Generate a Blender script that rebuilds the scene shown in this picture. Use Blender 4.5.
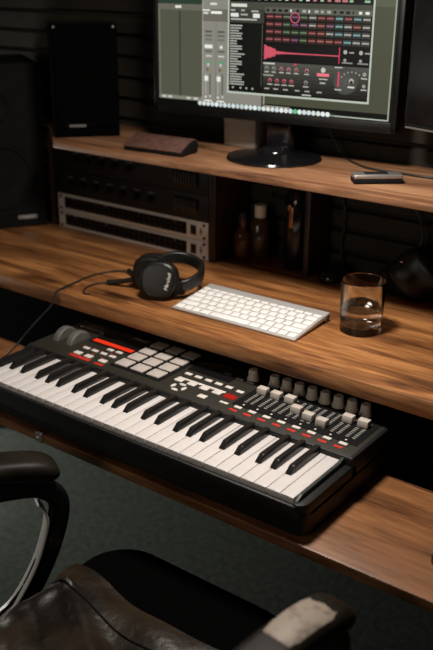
import bpy, bmesh, math, random
from mathutils import Vector, Matrix
random.seed(7)
for o in list(bpy.data.objects): bpy.data.objects.remove(o)
C = bpy.context.scene.collection
MM = 0.001
FL = 667.0          # all building coordinates are millimetres; z is measured from the piano key tops, FL above the floor

# ------------------------------------------------------------------ camera
cam_d = bpy.data.cameras.new('camera'); cam = bpy.data.objects.new('camera', cam_d); C.objects.link(cam)
bpy.context.scene.camera = cam
cam.location = (1.2432, -0.9446, 0.7071 + FL*MM)
yaw, pitch, roll = 0.6393, 0.3828, 0.0080
f = Vector((-math.sin(yaw)*math.cos(pitch), math.cos(yaw)*math.cos(pitch), -math.sin(pitch)))
r = Vector((math.cos(yaw), math.sin(yaw), 0)); u = r.cross(f)
r2 = r*math.cos(roll) + u*math.sin(roll); u2 = -r*math.sin(roll) + u*math.cos(roll)
cam.rotation_euler = Matrix((r2, u2, -f)).transposed().to_euler()
cam_d.sensor_fit = 'VERTICAL'; cam_d.sensor_height = 36; cam_d.lens = 891.0*36/650
cam_d.clip_start = 0.02
cam_d.dof.use_dof = True; cam_d.dof.focus_distance = 1.50; cam_d.dof.aperture_fstop = 3.4

# ------------------------------------------------------------------ world, lights, exposure
w = bpy.data.worlds.new('world'); bpy.context.scene.world = w; w.use_nodes = True
w.node_tree.nodes['Background'].inputs[0].default_value = (1.0, .86, .72, 1)
w.node_tree.nodes['Background'].inputs[1].default_value = 0.012
def area(name, loc, target, size, power, col):
    d = bpy.data.lights.new(name, 'AREA'); d.shape = 'DISK'; d.size = size; d.energy = power; d.color = col
    o = bpy.data.objects.new(name, d); C.objects.link(o)
    o.location = (loc[0]*MM, loc[1]*MM, (loc[2]+FL)*MM)
    t = Vector((target[0]*MM, target[1]*MM, (target[2]+FL)*MM))
    o.rotation_euler = (t - o.location).to_track_quat('-Z', 'Y').to_euler()
    return o
area('pendant_lamp_light', (490, 126, 900), (490, 200, 0), 0.16, 10.5, (1.0, .91, .82))
area('room_lamp_light', (300, -2150, 650), (200, 500, -100), 1.0, 6.5, (1.0, .89, .76))
area('floor_fill_light', (-1380, 150, -180), (450, 480, -FL), 0.5, 8.0, (1.0, 1.0, .93))  # unseen fill, added to brighten the floor under the desk
vs = bpy.context.scene.view_settings
bpy.context.scene.display_settings.display_device = 'sRGB'
vs.view_transform = 'Standard'; vs.look = 'None'; vs.gamma = 1; vs.exposure = 0; vs.use_curve_mapping = False

# ------------------------------------------------------------------ materials
def mat(name, col, rough=.5, metal=0, spec=.5, **k):
    m = bpy.data.materials.new(name); m.use_nodes = True
    b = m.node_tree.nodes['Principled BSDF']
    b.inputs['Base Color'].default_value = (*col, 1); b.inputs['Roughness'].default_value = rough
    b.inputs['Metallic'].default_value = metal; b.inputs['Specular IOR Level'].default_value = spec
    for kk, v in k.items(): b.inputs[kk.replace('_', ' ')].default_value = v
    return m
def N(m, t, **k):
    n = m.node_tree.nodes.new(t)
    for a, v in k.items(): setattr(n, a, v)
    return n
def L(m, a, b): m.node_tree.links.new(a, b)
def noisy(m, col2, scale=40, bump=0.0, detail=4, stretch=(1, 1, 1), lo=.35, hi=.65, dist=.001):
    """procedural mottling between the base colour and col2, plus bump"""
    b = m.node_tree.nodes['Principled BSDF']; c1 = b.inputs['Base Color'].default_value[:]
    tc = N(m, 'ShaderNodeTexCoord'); mp = N(m, 'ShaderNodeMapping'); mp.inputs['Scale'].default_value = stretch
    nz = N(m, 'ShaderNodeTexNoise'); nz.inputs['Scale'].default_value = scale; nz.inputs['Detail'].default_value = detail
    rp = N(m, 'ShaderNodeValToRGB'); e = rp.color_ramp.elements
    e[0].position = lo; e[1].position = hi; e[0].color = c1; e[1].color = (*col2, 1)
    L(m, tc.outputs['Object'], mp.inputs[0]); L(m, mp.outputs[0], nz.inputs['Vector'])
    L(m, nz.outputs['Fac'], rp.inputs[0]); L(m, rp.outputs[0], b.inputs['Base Color'])
    if bump:
        bp = N(m, 'ShaderNodeBump'); bp.inputs['Strength'].default_value = bump; bp.inputs['Distance'].default_value = dist
        L(m, nz.outputs['Fac'], bp.inputs['Height']); L(m, bp.outputs[0], b.inputs['Normal'])
    return m
def wood(name, dark, mid, light, stave=.095, rough=.42, seed=0.0):
    m = mat(name, mid, rough)
    b = m.node_tree.nodes['Principled BSDF']
    tc = N(m, 'ShaderNodeTexCoord'); sp = N(m, 'ShaderNodeSeparateXYZ'); L(m, tc.outputs['Object'], sp.inputs[0])
    def math_(op, a, b_=None):
        n = N(m, 'ShaderNodeMath', operation=op)
        for i, x in enumerate((a, b_)):
            if x is None: continue
            if isinstance(x, (int, float)): n.inputs[i].default_value = x
            else: L(m, x, n.inputs[i])
        return n.outputs[0]
    ys = math_('FLOOR', math_('DIVIDE', sp.outputs[1], stave))
    wn = N(m, 'ShaderNodeTexWhiteNoise', noise_dimensions='1D'); L(m, math_('ADD', ys, seed), wn.inputs['W'])
    # stave blocks along x, offset per row
    xs = math_('FLOOR', math_('DIVIDE', math_('ADD', sp.outputs[0], math_('MULTIPLY', wn.outputs[0], 3.0)), 60))
    wn2 = N(m, 'ShaderNodeTexWhiteNoise', noise_dimensions='2D')
    cb0 = N(m, 'ShaderNodeCombineXYZ'); L(m, xs, cb0.inputs[0]); L(m, ys, cb0.inputs[1]); L(m, cb0.outputs[0], wn2.inputs['Vector'])
    cb = N(m, 'ShaderNodeCombineXYZ')
    L(m, math_('ADD', sp.outputs[0], math_('MULTIPLY', wn2.outputs[0], 7.0)), cb.inputs[0])
    L(m, sp.outputs[1], cb.inputs[1]); L(m, math_('ADD', sp.outputs[2], math_('MULTIPLY', wn2.outputs[0], 3.0)), cb.inputs[2])
    mp = N(m, 'ShaderNodeMapping'); mp.inputs['Scale'].default_value = (2.2, 22, 22); L(m, cb.outputs[0], mp.inputs[0])
    n1 = N(m, 'ShaderNodeTexNoise'); n1.inputs['Scale'].default_value = 1.0; n1.inputs['Detail'].default_value = 6; n1.inputs['Distortion'].default_value = 1.1
    L(m, mp.outputs[0], n1.inputs['Vector'])
    mp2 = N(m, 'ShaderNodeMapping'); mp2.inputs['Scale'].default_value = (16, 150, 150); L(m, cb.outputs[0], mp2.inputs[0])
    n2 = N(m, 'ShaderNodeTexNoise'); n2.inputs['Scale'].default_value = 1.0; n2.inputs['Detail'].default_value = 4; L(m, mp2.outputs[0], n2.inputs['Vector'])
    v = math_('ADD', math_('MULTIPLY', n1.outputs['Fac'], .68), math_('MULTIPLY', n2.outputs['Fac'], .32))
    v = math_('ADD', v, math_('MULTIPLY', math_('SUBTRACT', wn2.outputs[0], .5), .05))
    rp = N(m, 'ShaderNodeValToRGB'); e = rp.color_ramp.elements
    e[0].position = .34; e[0].color = (*dark, 1); e[1].position = .64; e[1].color = (*light, 1)
    x = rp.color_ramp.elements.new(.48); x.color = (*mid, 1)
    L(m, v, rp.inputs[0])
    # knots
    mk = N(m, 'ShaderNodeMapping'); mk.inputs['Scale'].default_value = (3.4, 7.5, 7.5); L(m, cb.outputs[0], mk.inputs[0])
    nd = N(m, 'ShaderNodeTexNoise'); nd.inputs['Scale'].default_value = 3; L(m, mk.outputs[0], nd.inputs['Vector'])
    mxv = N(m, 'ShaderNodeVectorMath', operation='ADD'); sc = N(m, 'ShaderNodeVectorMath', operation='SCALE'); sc.inputs['Scale'].default_value = .35
    L(m, nd.outputs['Color'], sc.inputs[0]); L(m, mk.outputs[0], mxv.inputs[0]); L(m, sc.outputs[0], mxv.inputs[1])
    vo = N(m, 'ShaderNodeTexVoronoi'); vo.inputs['Scale'].default_value = 1.0; L(m, mxv.outputs[0], vo.inputs['Vector'])
    kr = N(m, 'ShaderNodeValToRGB'); ke = kr.color_ramp.elements; ke[0].position = .09; ke[0].color = (.13, .09, .07, 1); ke[1].position = .26; ke[1].color = (1, 1, 1, 1)
    L(m, vo.outputs['Distance'], kr.inputs[0])
    mx = N(m, 'ShaderNodeMix', data_type='RGBA', blend_type='MULTIPLY'); mx.inputs[0].default_value = .85
    L(m, rp.outputs[0], mx.inputs[6]); L(m, kr.outputs[0], mx.inputs[7]); L(m, mx.outputs[2], b.inputs['Base Color'])
    bp = N(m, 'ShaderNodeBump'); bp.inputs['Strength'].default_value = .25; bp.inputs['Distance'].default_value = .0008
    L(m, v, bp.inputs['Height']); L(m, bp.outputs[0], b.inputs['Normal'])
    return m
def emit(name, col, s=1.0):
    m = mat(name, (0, 0, 0), .35, 0, .3); b = m.node_tree.nodes['Principled BSDF']
    b.inputs['Emission Color'].default_value = (*col, 1); b.inputs['Emission Strength'].default_value = s
    return m
def srgb(r, g, b):
    return tuple((x/255/12.92 if x/255 <= .04045 else ((x/255+.055)/1.055)**2.4) for x in (r, g, b))

M = {}
M['wood'] = wood('desk_wood', (.062, .021, .008), (.245, .098, .031), (.50, .225, .078), stave=.165, seed=3)
M['wood_shelf'] = wood('shelf_wood', (.085, .035, .017), (.215, .10, .048), (.34, .18, .095), stave=.28, seed=11)
M['wood_tray'] = wood('tray_wood', (.075, .028, .012), (.215, .088, .032), (.37, .165, .065), stave=.125, seed=23)
M['wood_dark'] = wood('dark_wood', (.012, .006, .004), (.03, .014, .009), (.05, .024, .015), seed=5)
M['wall'] = noisy(mat('slat_wall', (.021, .018, .0135), .75, 0, .2), (.028, .024, .018), 12, .1)
M['plain'] = noisy(mat('room_wall', (.05, .045, .04), .9), (.06, .054, .048), 5)
M['carpet'] = noisy(mat('carpet', (.085, .100, .088), 1, 0, .1), (.15, .172, .152), 60, .5, 8, lo=.3, hi=.75, dist=.003)
M['black'] = noisy(mat('black_plastic', (.008, .008, .008), .5, 0, .35), (.012, .012, .012), 90, .1)
M['matte'] = noisy(mat('matte_black', (.005, .005, .005), .8, 0, .15), (.007, .007, .007), 60, .1)
M['bezel'] = noisy(mat('bezel_black', (.004, .004, .004), .35, 0, .3), (.006, .006, .006), 30)
M['gloss'] = noisy(mat('gloss_black', (.006, .006, .007), .12), (.008, .008, .009), 30)
M['panel'] = noisy(mat('panel_plastic', (.022, .021, .015), .5, 0, .4), (.029, .027, .020), 160, .1)
M['cheek'] = noisy(mat('cheek_plastic', (.036, .044, .038), .45, 0, .4), (.044, .053, .046), 60)
M['ivory'] = noisy(mat('white_key_plastic', (.70, .665, .655), .32), (.74, .705, .69), 20)
M['keyside'] = noisy(mat('black_key_plastic', (.012, .011, .010), .28), (.016, .015, .014), 80, .06)
M['pad'] = noisy(mat('pad_rubber', (.45, .40, .37), .7), (.52, .47, .43), 90, .15)
M['button'] = noisy(mat('button_white', (.66, .62, .57), .5), (.72, .68, .63), 90)
M['grey'] = noisy(mat('grey_rubber', (.09, .09, .08), .6), (.12, .12, .105), 60)
M['knob'] = noisy(mat('knob_grey', (.62, .56, .47), .55), (.68, .61, .52), 60)
M['cap'] = noisy(mat('fader_cap', (.50, .45, .40), .5), (.56, .51, .46), 60)
M['red'] = noisy(mat('red_print', (.50, .022, .012), .5), (.56, .03, .018), 60)
M['lcd'] = emit('red_display', (1.0, .045, .012), .85)
M['redlit'] = emit('red_button', (1.0, .03, .02), .45)
M['print'] = noisy(mat('grey_print', (.30, .30, .27), .6), (.34, .34, .31), 60)
M['silver'] = noisy(mat('brushed_silver', (.42, .41, .39), .35, .8), (.52, .50, .47), 25, .05, stretch=(1, 30, 30))
M['face'] = noisy(mat('silver_faceplate', (.72, .70, .66), .4, .3), (.78, .76, .72), 30, .03)
M['alu'] = noisy(mat('aluminium', (.62, .62, .61), .4, .45), (.68, .68, .67), 30)
M['keycap'] = noisy(mat('keycap_white', (.82, .81, .79), .5), (.86, .85, .83), 50)
M['cable'] = noisy(mat('black_cable', (.010, .010, .010), .5), (.014, .014, .014), 60)
M['brown'] = noisy(mat('brown_leather', (.085, .042, .032), .5), (.12, .062, .048), 90, .3)
M['hpleather'] = noisy(mat('headphone_leather', (.006, .006, .0055), .36, 0, .4), (.010, .010, .009), 200, .35)
M['leather'] = noisy(mat('worn_leather', (.008, .005, .003), .4, 0, .35), (.040, .026, .014), 11, .9, 9, lo=.38, hi=.72, dist=.009)
M['armpad'] = noisy(mat('arm_pad', (.009, .007, .004), .5, 0, .2), (.018, .014, .010), 30, .2)
M['palepad'] = noisy(mat('pale_arm_top', (.36, .30, .24), .5), (.22, .175, .14), 70, .3, 2, lo=.5, hi=.68)  # two beige tones mottled by noise
M['fabric'] = noisy(mat('black_fabric', (.0018, .0018, .0018), 1, 0, 0), (.003, .003, .003), 300, .3)
M['white'] = noisy(mat('white_print', (.7, .68, .64), .6), (.75, .73, .69), 50)
M['screw'] = noisy(mat('steel_screw', (.6, .58, .54), .25, 1), (.65, .63, .6), 50)
M['amber'] = mat('amber_glass', (.25, .09, .03), .08, 0, .5, Transmission_Weight=.75, IOR=1.45)
M['dimglass'] = mat('dark_glass', (.05, .03, .015), .08, 0, .5)
M['box'] = noisy(mat('grey_card', (.30, .25, .20), .8), (.33, .28, .23), 30)
M['glass'] = mat('clear_glass', (1, 1, 1), .0, 0, .5, Transmission_Weight=1.0, IOR=1.47)
M['water'] = mat('water', (1, 1, 1), .0, 0, .5, Transmission_Weight=1.0, IOR=1.33)

# ------------------------------------------------------------------ mesh helpers (mm)
class MB:
    def __init__(s): s.bm = bmesh.new(); s.mi = 0
    def _add(s, t, mtx=None):
        if mtx is not None: t.transform(mtx)
        vm = {}
        for v in t.verts: vm[v] = s.bm.verts.new(v.co)
        for f_ in t.faces:
            try: nf = s.bm.faces.new([vm[v] for v in f_.verts]); nf.material_index = s.mi; nf.smooth = True
            except ValueError: pass
        t.free(); return s
    def box(s, a, b, bev=0, seg=2, mtx=None):
        t = bmesh.new(); bmesh.ops.create_cube(t, size=1)
        c = [(a[i]+b[i])/2 for i in range(3)]; d = [abs(b[i]-a[i]) for i in range(3)]
        for v in t.verts: v.co = Vector([c[i]+v.co[i]*d[i] for i in range(3)])
        if bev: bmesh.ops.bevel(t, geom=t.edges[:], offset=min(bev, min(d)*.49), segments=seg, profile=.5, affect='EDGES')
        return s._add(t, mtx)
    def prism(s, pts, fn, h0, h1, bev=0, mtx=None):
        """polygon pts extruded from h0 to h1; fn(p, h) -> xyz"""
        t = bmesh.new(); A = [t.verts.new(fn(p, h0)) for p in pts]; B = [t.verts.new(fn(p, h1)) for p in pts]
        n = len(pts); t.faces.new(A); t.faces.new(B[::-1])
        for i in range(n): t.faces.new((A[i], B[i], B[(i+1) % n], A[(i+1) % n]))
        bmesh.ops.recalc_face_normals(t, faces=t.faces[:])
        if bev: bmesh.ops.bevel(t, geom=t.edges[:], offset=bev, segments=2, profile=.5, affect='EDGES')
        return s._add(t, mtx)
    def lathe(s, prof, seg=32, mtx=None, close=True):
        t = bmesh.new(); rings = []
        for (rr, z) in prof:
            if rr < 1e-6: rings.append([t.verts.new((0, 0, z))])
            else: rings.append([t.verts.new((rr*math.cos(2*math.pi*i/seg), rr*math.sin(2*math.pi*i/seg), z)) for i in range(seg)])
        for a, b in zip(rings, rings[1:]):
            for i in range(seg):
                j = (i+1) % seg
                if len(a) == 1 and len(b) == 1: continue
                if len(a) == 1: t.faces.new((a[0], b[i], b[j]))
                elif len(b) == 1: t.faces.new((a[i], a[j], b[0]))
                else: t.faces.new((a[i], a[j], b[j], b[i]))
        bmesh.ops.recalc_face_normals(t, faces=t.faces[:])
        return s._add(t, mtx)
    def cyl(s, c, rad, h, seg=24, axis='Z', bev=0):
        pr = [(0, 0), (rad-bev, 0), (rad, bev), (rad, h-bev), (rad-bev, h), (0, h)] if bev else [(0, 0), (rad, 0), (rad, h), (0, h)]
        m_ = Matrix.Translation(c)
        if axis == 'X': m_ = m_ @ Matrix.Rotation(math.pi/2, 4, 'Y')
        if axis == 'Y': m_ = m_ @ Matrix.Rotation(-math.pi/2, 4, 'X')
        return s.lathe(pr, seg, m_)
    def sweep(s, pts, prof, up=(0, 0, 1), scale=None, smooth=6, closed_prof=True):
        """sweep a 2-D profile [(side, up)] along a smoothed path"""
        P = catmull(pts, smooth); t = bmesh.new(); rings = []; n = len(P)
        sc = catmull1(scale, smooth) if scale else [1]*n
        last = None
        for i, p in enumerate(P):
            d = (P[min(i+1, n-1)]-P[max(i-1, 0)]).normalized(); U = Vector(up)
            side = d.cross(U)
            if side.length < .05: side = last if last is not None else Vector((1, 0, 0))
            side.normalize(); last = side; uu = side.cross(d).normalized()
            rings.append([t.verts.new(p + side*a*sc[i] + uu*b*sc[i]) for a, b in prof])
        m_ = len(prof)
        for a, b in zip(rings, rings[1:]):
            for i in range(m_): t.faces.new((a[i], a[(i+1) % m_], b[(i+1) % m_], b[i]))
        t.faces.new(rings[0][::-1]); t.faces.new(rings[-1])
        bmesh.ops.recalc_face_normals(t, faces=t.faces[:])
        return s._add(t)
    def tube(s, pts, rad, seg=10, smooth=6, scale=None):
        pr = [(rad*math.cos(2*math.pi*i/seg), rad*math.sin(2*math.pi*i/seg)) for i in range(seg)]
        return s.sweep(pts, pr, scale=scale, smooth=smooth)
def catmull(pts, k):
    pts = [Vector(p) for p in pts]
    if k <= 1 or len(pts) < 3: return pts
    out = []; n = len(pts)
    for i in range(n-1):
        p0, p1, p2, p3 = pts[max(i-1, 0)], pts[i], pts[i+1], pts[min(i+2, n-1)]
        for j in range(k):
            t = j/k
            out.append(.5*((2*p1)+(-p0+p2)*t+(2*p0-5*p1+4*p2-p3)*t*t+(-p0+3*p1-3*p2+p3)*t*t*t))
    out.append(pts[-1]); return out
def catmull1(v, k): return [p.x for p in catmull([(x, 0, 0) for x in v], k)]
def rrect(w, h, r_, n=4):
    o = []
    for cx, cy, a0 in ((w/2-r_, h/2-r_, 0), (-w/2+r_, h/2-r_, 90), (-w/2+r_, -h/2+r_, 180), (w/2-r_, -h/2+r_, 270)):
        for i in range(n+1):
            a = math.radians(a0+90*i/n); o.append((cx+r_*math.cos(a), cy+r_*math.sin(a)))
    return o

def obj(name, mb, mats, parent=None, world=False, label=None, kind=None):
    """link one mesh object. world=True: verts are scene mm; otherwise they are local to the parent (mm)"""
    bm = mb.bm; me = bpy.data.meshes.new(name)
    if world:
        bm.transform(Matrix.Translation((0, 0, FL)))
        if parent is not None: bm.transform(Matrix.Diagonal((1000, 1000, 1000, 1)) @ parent.matrix_basis.inverted() @ Matrix.Diagonal((MM, MM, MM, 1)))
    bm.transform(Matrix.Diagonal((MM, MM, MM, 1)))
    bm.to_mesh(me); bm.free()
    for m in (mats if isinstance(mats, (list, tuple)) else [mats]): me.materials.append(m)
    me.set_sharp_from_angle(angle=math.radians(38))
    o = bpy.data.objects.new(name, me); C.objects.link(o)
    if parent is not None: o.parent = parent
    if label: o['label'] = label
    if kind: o['kind'] = kind
    return o
def thing(name, label, cat, loc, rz=0, group=None):
    o = bpy.data.objects.new(name, None); o.empty_display_size = .02; C.objects.link(o)
    o.location = (loc[0]*MM, loc[1]*MM, (loc[2]+FL)*MM); o.rotation_euler = (0, 0, rz)
    o['label'] = label; o['category'] = cat
    if group: o['group'] = group
    bpy.context.view_layer.update()
    return o
def solo(name, mb, mats, label, cat, loc, rz=0, group=None):
    """a thing that is one mesh; verts local to loc"""
    o = obj(name, mb, mats); o.location = (loc[0]*MM, loc[1]*MM, (loc[2]+FL)*MM); o.rotation_euler = (0, 0, rz)
    o['label'] = label; o['category'] = cat
    if group: o['group'] = group
    return o
def struct(name, mb, mats): return obj(name, mb, mats, world=True, kind='structure')
def dup(o, loc=None, parent='same'):
    c = o.copy(); C.objects.link(c)
    if parent != 'same': c.parent = parent
    if loc is not None: c.location = (loc[0]*MM, loc[1]*MM, loc[2]*MM)
    return c
def text(body, size, mats, name, parent, mtx, depth=.3, shear=0, label=None):
    cu = bpy.data.curves.new('lettering', 'FONT'); cu.body = body; cu.size = size*MM; cu.extrude = depth*MM; cu.shear = shear
    cu.align_x = 'CENTER'; cu.align_y = 'CENTER'; cu.resolution_u = 3
    to = bpy.data.objects.new('tmp', cu); C.objects.link(to); bpy.context.view_layer.update()
    me = bpy.data.meshes.new_from_object(to.evaluated_get(bpy.context.evaluated_depsgraph_get()))
    bpy.data.objects.remove(to); me.name = name
    m4 = Matrix(mtx); m4.translation = m4.translation*MM
    me.transform(m4); me.materials.clear(); me.materials.append(mats)
    o = bpy.data.objects.new(name, me); C.objects.link(o)
    if parent is not None: o.parent = parent
    if label: o['label'] = label
    return o

# ------------------------------------------------------------------ the room
WY = 735                                     # face of the slat wall
struct('floor', MB().box((-1500, -2400, -FL-40), (2300, WY+60, -FL)), M['carpet'])
struct('ceiling', MB().box((-1500, -2400, 1750), (2300, WY+60, 1790)), M['plain'])
struct('wall_left', MB().box((-1540, -2400, -FL), (-1500, WY+60, 1750)), M['plain'])
struct('wall_right', MB().box((2300, -2400, -FL), (2340, WY+60, 1750)), M['plain'])
struct('wall_front', MB().box((-1500, -2440, -FL), (2300, -2400, 1750)), M['plain'])
b = MB().box((-1500, WY+14, -FL), (2300, WY+60, 1750))
def slat(x0, x1, ph):                         # slatted boards, 50 mm apart, each with a chamfered lower lip
    z = -FL+ph
    while z < 1740:
        pts = [(WY+14, z), (WY+6, z), (WY, z+4), (WY, z+40), (WY+8, z+43), (WY+14, z+43)]
        b.prism(pts, lambda p, h: (h, p[0], p[1]), x0, x1); z += 50
slat(-1500, 150, 50-((545-(-FL)-46.5) % 50)*-1 % 50 if False else (545+FL-46.5+3) % 50)
slat(150, 2300, (520+FL-46.5+3) % 50)
struct('wall_back', b, M['wall'])

# ------------------------------------------------------------------ desk
DT, DB = 83, 52           # desk top
ST, SB = 336, 323         # shelf
TT, TB = -64, -82         # keyboard tray
desk = thing('studio_desk', 'long wooden studio desk carrying headphones, white keyboard and glass', 'desk', (400, 480, -FL))
obj('desktop', MB().box((-900, 247, DB), (1300, WY-5, DT), 3), M['wood'], desk, True)
sp = [(-258, 452), (1300, 452), (1300, WY-3), (-622, WY-3), (-430, 604)]
obj('monitor_shelf', MB().prism(sp, lambda p, h: (p[0], p[1], h), SB, ST, 2), M['wood_shelf'], desk, True, 'raised narrow wooden shelf')
obj('keyboard_tray', MB().box((-820, -13, TB), (1220, 238, TT), 2.5), M['wood_tray'], desk, True, 'low wooden tray under the desktop')
obj('blackout_panel', MB().box((-840, 640, -450), (1218, 652, DB), 1), M['fabric'], desk, True)  # black sheet added to keep the gap below the desktop dark
for x0, x1 in ((-436, -422), (74, 92), (296, 308), (1180, 1198)):
    obj('shelf_divider', MB().box((x0, 596 if x0 < 200 else 640, DT+.3), (x1, WY-5, SB-.3), 1), M['wood_dark'], desk, True, 'dark upright divider')
obj('side_panel', MB().box((1220, 30, -FL), (1260, WY-20, DB), 2), M['wood_dark'], desk, True)
obj('leg', MB().box((-860, 40, -FL), (-830, 70, DB), 2), M['matte'], desk, True)
obj('leg', MB().box((-860, 640, -FL), (-830, 670, DB), 2), M['matte'], desk, True)
for x in (-282, 890):
    obj('tray_bracket', MB().box((x-10, 220, TB-6), (x+10, 262, DB), 2).box((x-10, 20, TB-6), (x+10, 240, TB), 1), M['black'], desk, True, 'black metal bracket carrying the tray')
solo('tray_clip', MB().box((-8, -6, -16), (8, -1.5, 3), 1.5).box((-8, -6, .5), (8, 4, 3), 1).cyl((0, -9, -6), 3.4, 3.4, 12, 'Y'), M['silver'],
     'small metal clip on the front edge of the keyboard tray', 'clip', (162, -12, -64))
solo('round_knob', MB().lathe([(0, 0), (17, 0), (17, 6), (13, 9), (12, 20), (9, 23), (0, 23)], 24), M['black'],
     'small black round knob standing on the tray right of the piano keyboard', 'knob', (884, 74, -63.7))

# ------------------------------------------------------------------ piano-style MIDI keyboard
mk = thing('midi_keyboard', 'black 49-key piano keyboard with drum pads and faders on the tray', 'keyboard', (341, 120, TT))
S_ = mk
X0, X1 = -27, 703
b = MB()
ol = [(X0+p[0]+(X1-X0)/2, 145+p[1]) for p in rrect(X1-X0, 304, 15, 5)]
b.prism(ol, lambda p, h: (p[0], p[1], h), -58, -19.5, 3)
b.box((X0+4, -8, -40), (X1-14, -1.5, -8.5), 2.2)
b.box((X0, 134, -30), (X1, 297, 9.5), 3, 3)
b.prism([(683, -7), (691, -6), (698, -2), (702, 5), (X1, 12), (X1, 150), (683, 150)], lambda p, h: (p[0], p[1], h), -30, -5, 2)
obj('chassis', b, M['black'], S_, True)
obj('control_panel', MB().box((X0+4, 137, 8), (X1-5, 293, 10.4), 1), M['panel'], S_, True, 'dark grey olive control panel')
for x0, x1 in ((X0, -1.2), (683, X1)):
    pts = [(-7, -34), (134, -34), (134, 7), (120, 3), (12, 3), (-2, -3), (-7, -12)]
    obj('end_cheek', MB().prism(pts, lambda p, h: (h, p[0], p[1]), x0, x1-(14 if x0 > 0 else 0), 1.5), M['cheek'] if x0 > 0 else M['black'], S_, True, 'dark green grey end block' if x0 > 0 else None)
for x in (20, 660):
    for y in (25, 205): obj('rubber_foot', MB().cyl((x, y, TT+.2), 12, 6, 20), M['matte'], S_, True)
# keys: one of each, then copies
kw = 23.5
wk = MB().box((.45, 0, -19), (kw-.45, 139, 0), 1.0, 2)
k0 = obj('white_key', wk, M['ivory'], S_, True)
base = k0.location.copy()
for i in range(1, 29): dup(k0, (i*kw, 0, 0))
t = [(50, 0), (134, 0), (134, 12), (63, 12), (54, 9)]
bb = MB()
tb = bmesh.new()
lo = [(-5.6, 48), (5.6, 48), (5.6, 137), (-5.6, 137)]; hi = [(-4.4, 60), (4.4, 60), (4.4, 137), (-4.4, 137)]
Av = [tb.verts.new((x, y, .15)) for x, y in lo]; Bv = [tb.verts.new((x, y, 11.5)) for x, y in hi]
tb.faces.new(Av[::-1]); tb.faces.new(Bv)
for i in range(4): tb.faces.new((Av[i], Av[(i+1) % 4], Bv[(i+1) % 4], Bv[i]))
bmesh.ops.bevel(tb, geom=tb.edges[:], offset=.9, segments=2, profile=.5, affect='EDGES')
bb._add(tb)
bk = obj('black_key', bb, M['keyside'], S_, True)
off = [20.5, 50, 90, 117.5, 145]; first = True
for o_ in range(4):
    for k in off:
        x = o_*164.5+k+1.8
        if first: bk.location.x = x*MM; first = False
        else: dup(bk, (x, 0, 0))
PZ = 10.4
def part_set(name, mb, m, spots, label=None):
    """one part then copies at (x, y) on the panel"""
    p0 = obj(name, mb, m, S_, True, label)
    for i, (x, y) in enumerate(spots):
        q = p0 if i == 0 else dup(p0)
        q.location = (x*MM, y*MM, 0)
    return p0
# drum pads on a dark tray
obj('pad_surround', MB().box((172, 160, PZ), (294, 294, PZ+1.2), .5), M['matte'], S_, True)
part_set('drum_pad', MB().box((-15.5, -14, PZ+1), (15.5, 14, PZ+5), 2, 3), M['pad'], [(194+39*i, 180+33.8*j) for j in range(4) for i in range(3)], 'light grey square rubber pad')
# wheels
for x in (5, 42):
    wm = Matrix.Translation((x, 208, 0)) @ Matrix.Rotation(math.pi/2, 4, 'Y')
    wb = MB().lathe([(0, -8), (28, -8), (31, -5), (31, 5), (28, 8), (0, 8)], 48, wm)
    obj('wheel', wb, M['grey'], S_, True, 'dark grey ribbed wheel')
obj('maker_strip', MB().box((-8, 262, PZ-.2), (58, 270, PZ+2.2), .8), M['silver'], S_, True, 'silver strip')
text('AKAI', 19, M['print'], 'maker_lettering', S_, Matrix.Translation((25-341, 279-120, PZ+.4+64)))
text('MPK49', 13, M['print'], 'model_lettering', S_, Matrix.Translation((141-341, 284-120, PZ+.4+64)))
obj('display_window', MB().box((60, 219, PZ), (172, 260, PZ+1.2), .5), M['gloss'], S_, True)
obj('display_strip', MB().box((66, 224, PZ+.6), (168, 236, PZ+1.9), .4), M['lcd'], S_, True, 'glowing orange red display strip')
part_set('transport_button', MB().box((-8.5, -6, PZ), (8.5, 6, PZ+3.2), 1, 2), M['button'], [(88, 162), (116, 162), (153, 162)], 'white rectangular button')
obj('red_legend', MB().box((76, 146, PZ), (130, 155, PZ+.7), .2), M['red'], S_, True, 'red printed legend')
obj('red_legend', MB().box((143, 146, PZ), (165, 153, PZ+.7), .2), M['red'], S_, True, 'red printed legend')
part_set('small_button', MB().box((-7.5, -4.2, PZ), (7.5, 4.2, PZ+2.6), 1, 2), M['button'],
         [(84, 189), (107, 189), (130, 189), (153, 189), (128, 210), (150, 211), (317, 217), (340, 217), (363, 217), (386, 217), (409, 217), (435, 214)])
part_set('status_led', MB().box((-4, -1, PZ), (4, 1, PZ+.6), .2), M['red'], [(72, 195), (96, 196), (119, 196), (141, 200), (112, 178), (140, 175)], 'small red marking')
obj('grey_button_bar', MB().box((311, 193, PZ), (416, 199, PZ+2.0), .5), M['button'], S_, True, 'long white bar')
part_set('tab_button', MB().box((-9, -6, PZ), (9, 6, PZ+2.2), 1, 2), M['button'], [(319, 187.5), (348, 187.5), (376, 187.5), (404, 187.5)])
b = MB()
for i in range(4):
    a = math.pi/2*i; m_ = Matrix.Translation((337, 163, 0)) @ Matrix.Rotation(a, 4, 'Z')
    b.prism([(8, -2), (11, -7.5), (14.5, -6), (15.5, 0), (14.5, 6), (11, 7.5), (8, 2)], lambda p, h: (p[0], p[1], h), PZ, PZ+2.4, .5, m_)
obj('cursor_pad', b, M['button'], S_, True, 'ring of four white arrow buttons')
part_set('entry_button', MB().box((-8.5, -6, PZ), (8.5, 6, PZ+2.8), 1, 2), M['button'], [(393, 159)])
obj('record_button', MB().box((421, 182, PZ), (443, 195, PZ+3), 1, 2), M['redlit'], S_, True, 'glowing red button')
part_set('grey_button', MB().box((-8, -4.5, PZ), (8, 4.5, PZ+2.4), 1, 2), M['grey'], [(405, 258), (428, 258), (374, 262)])
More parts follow.
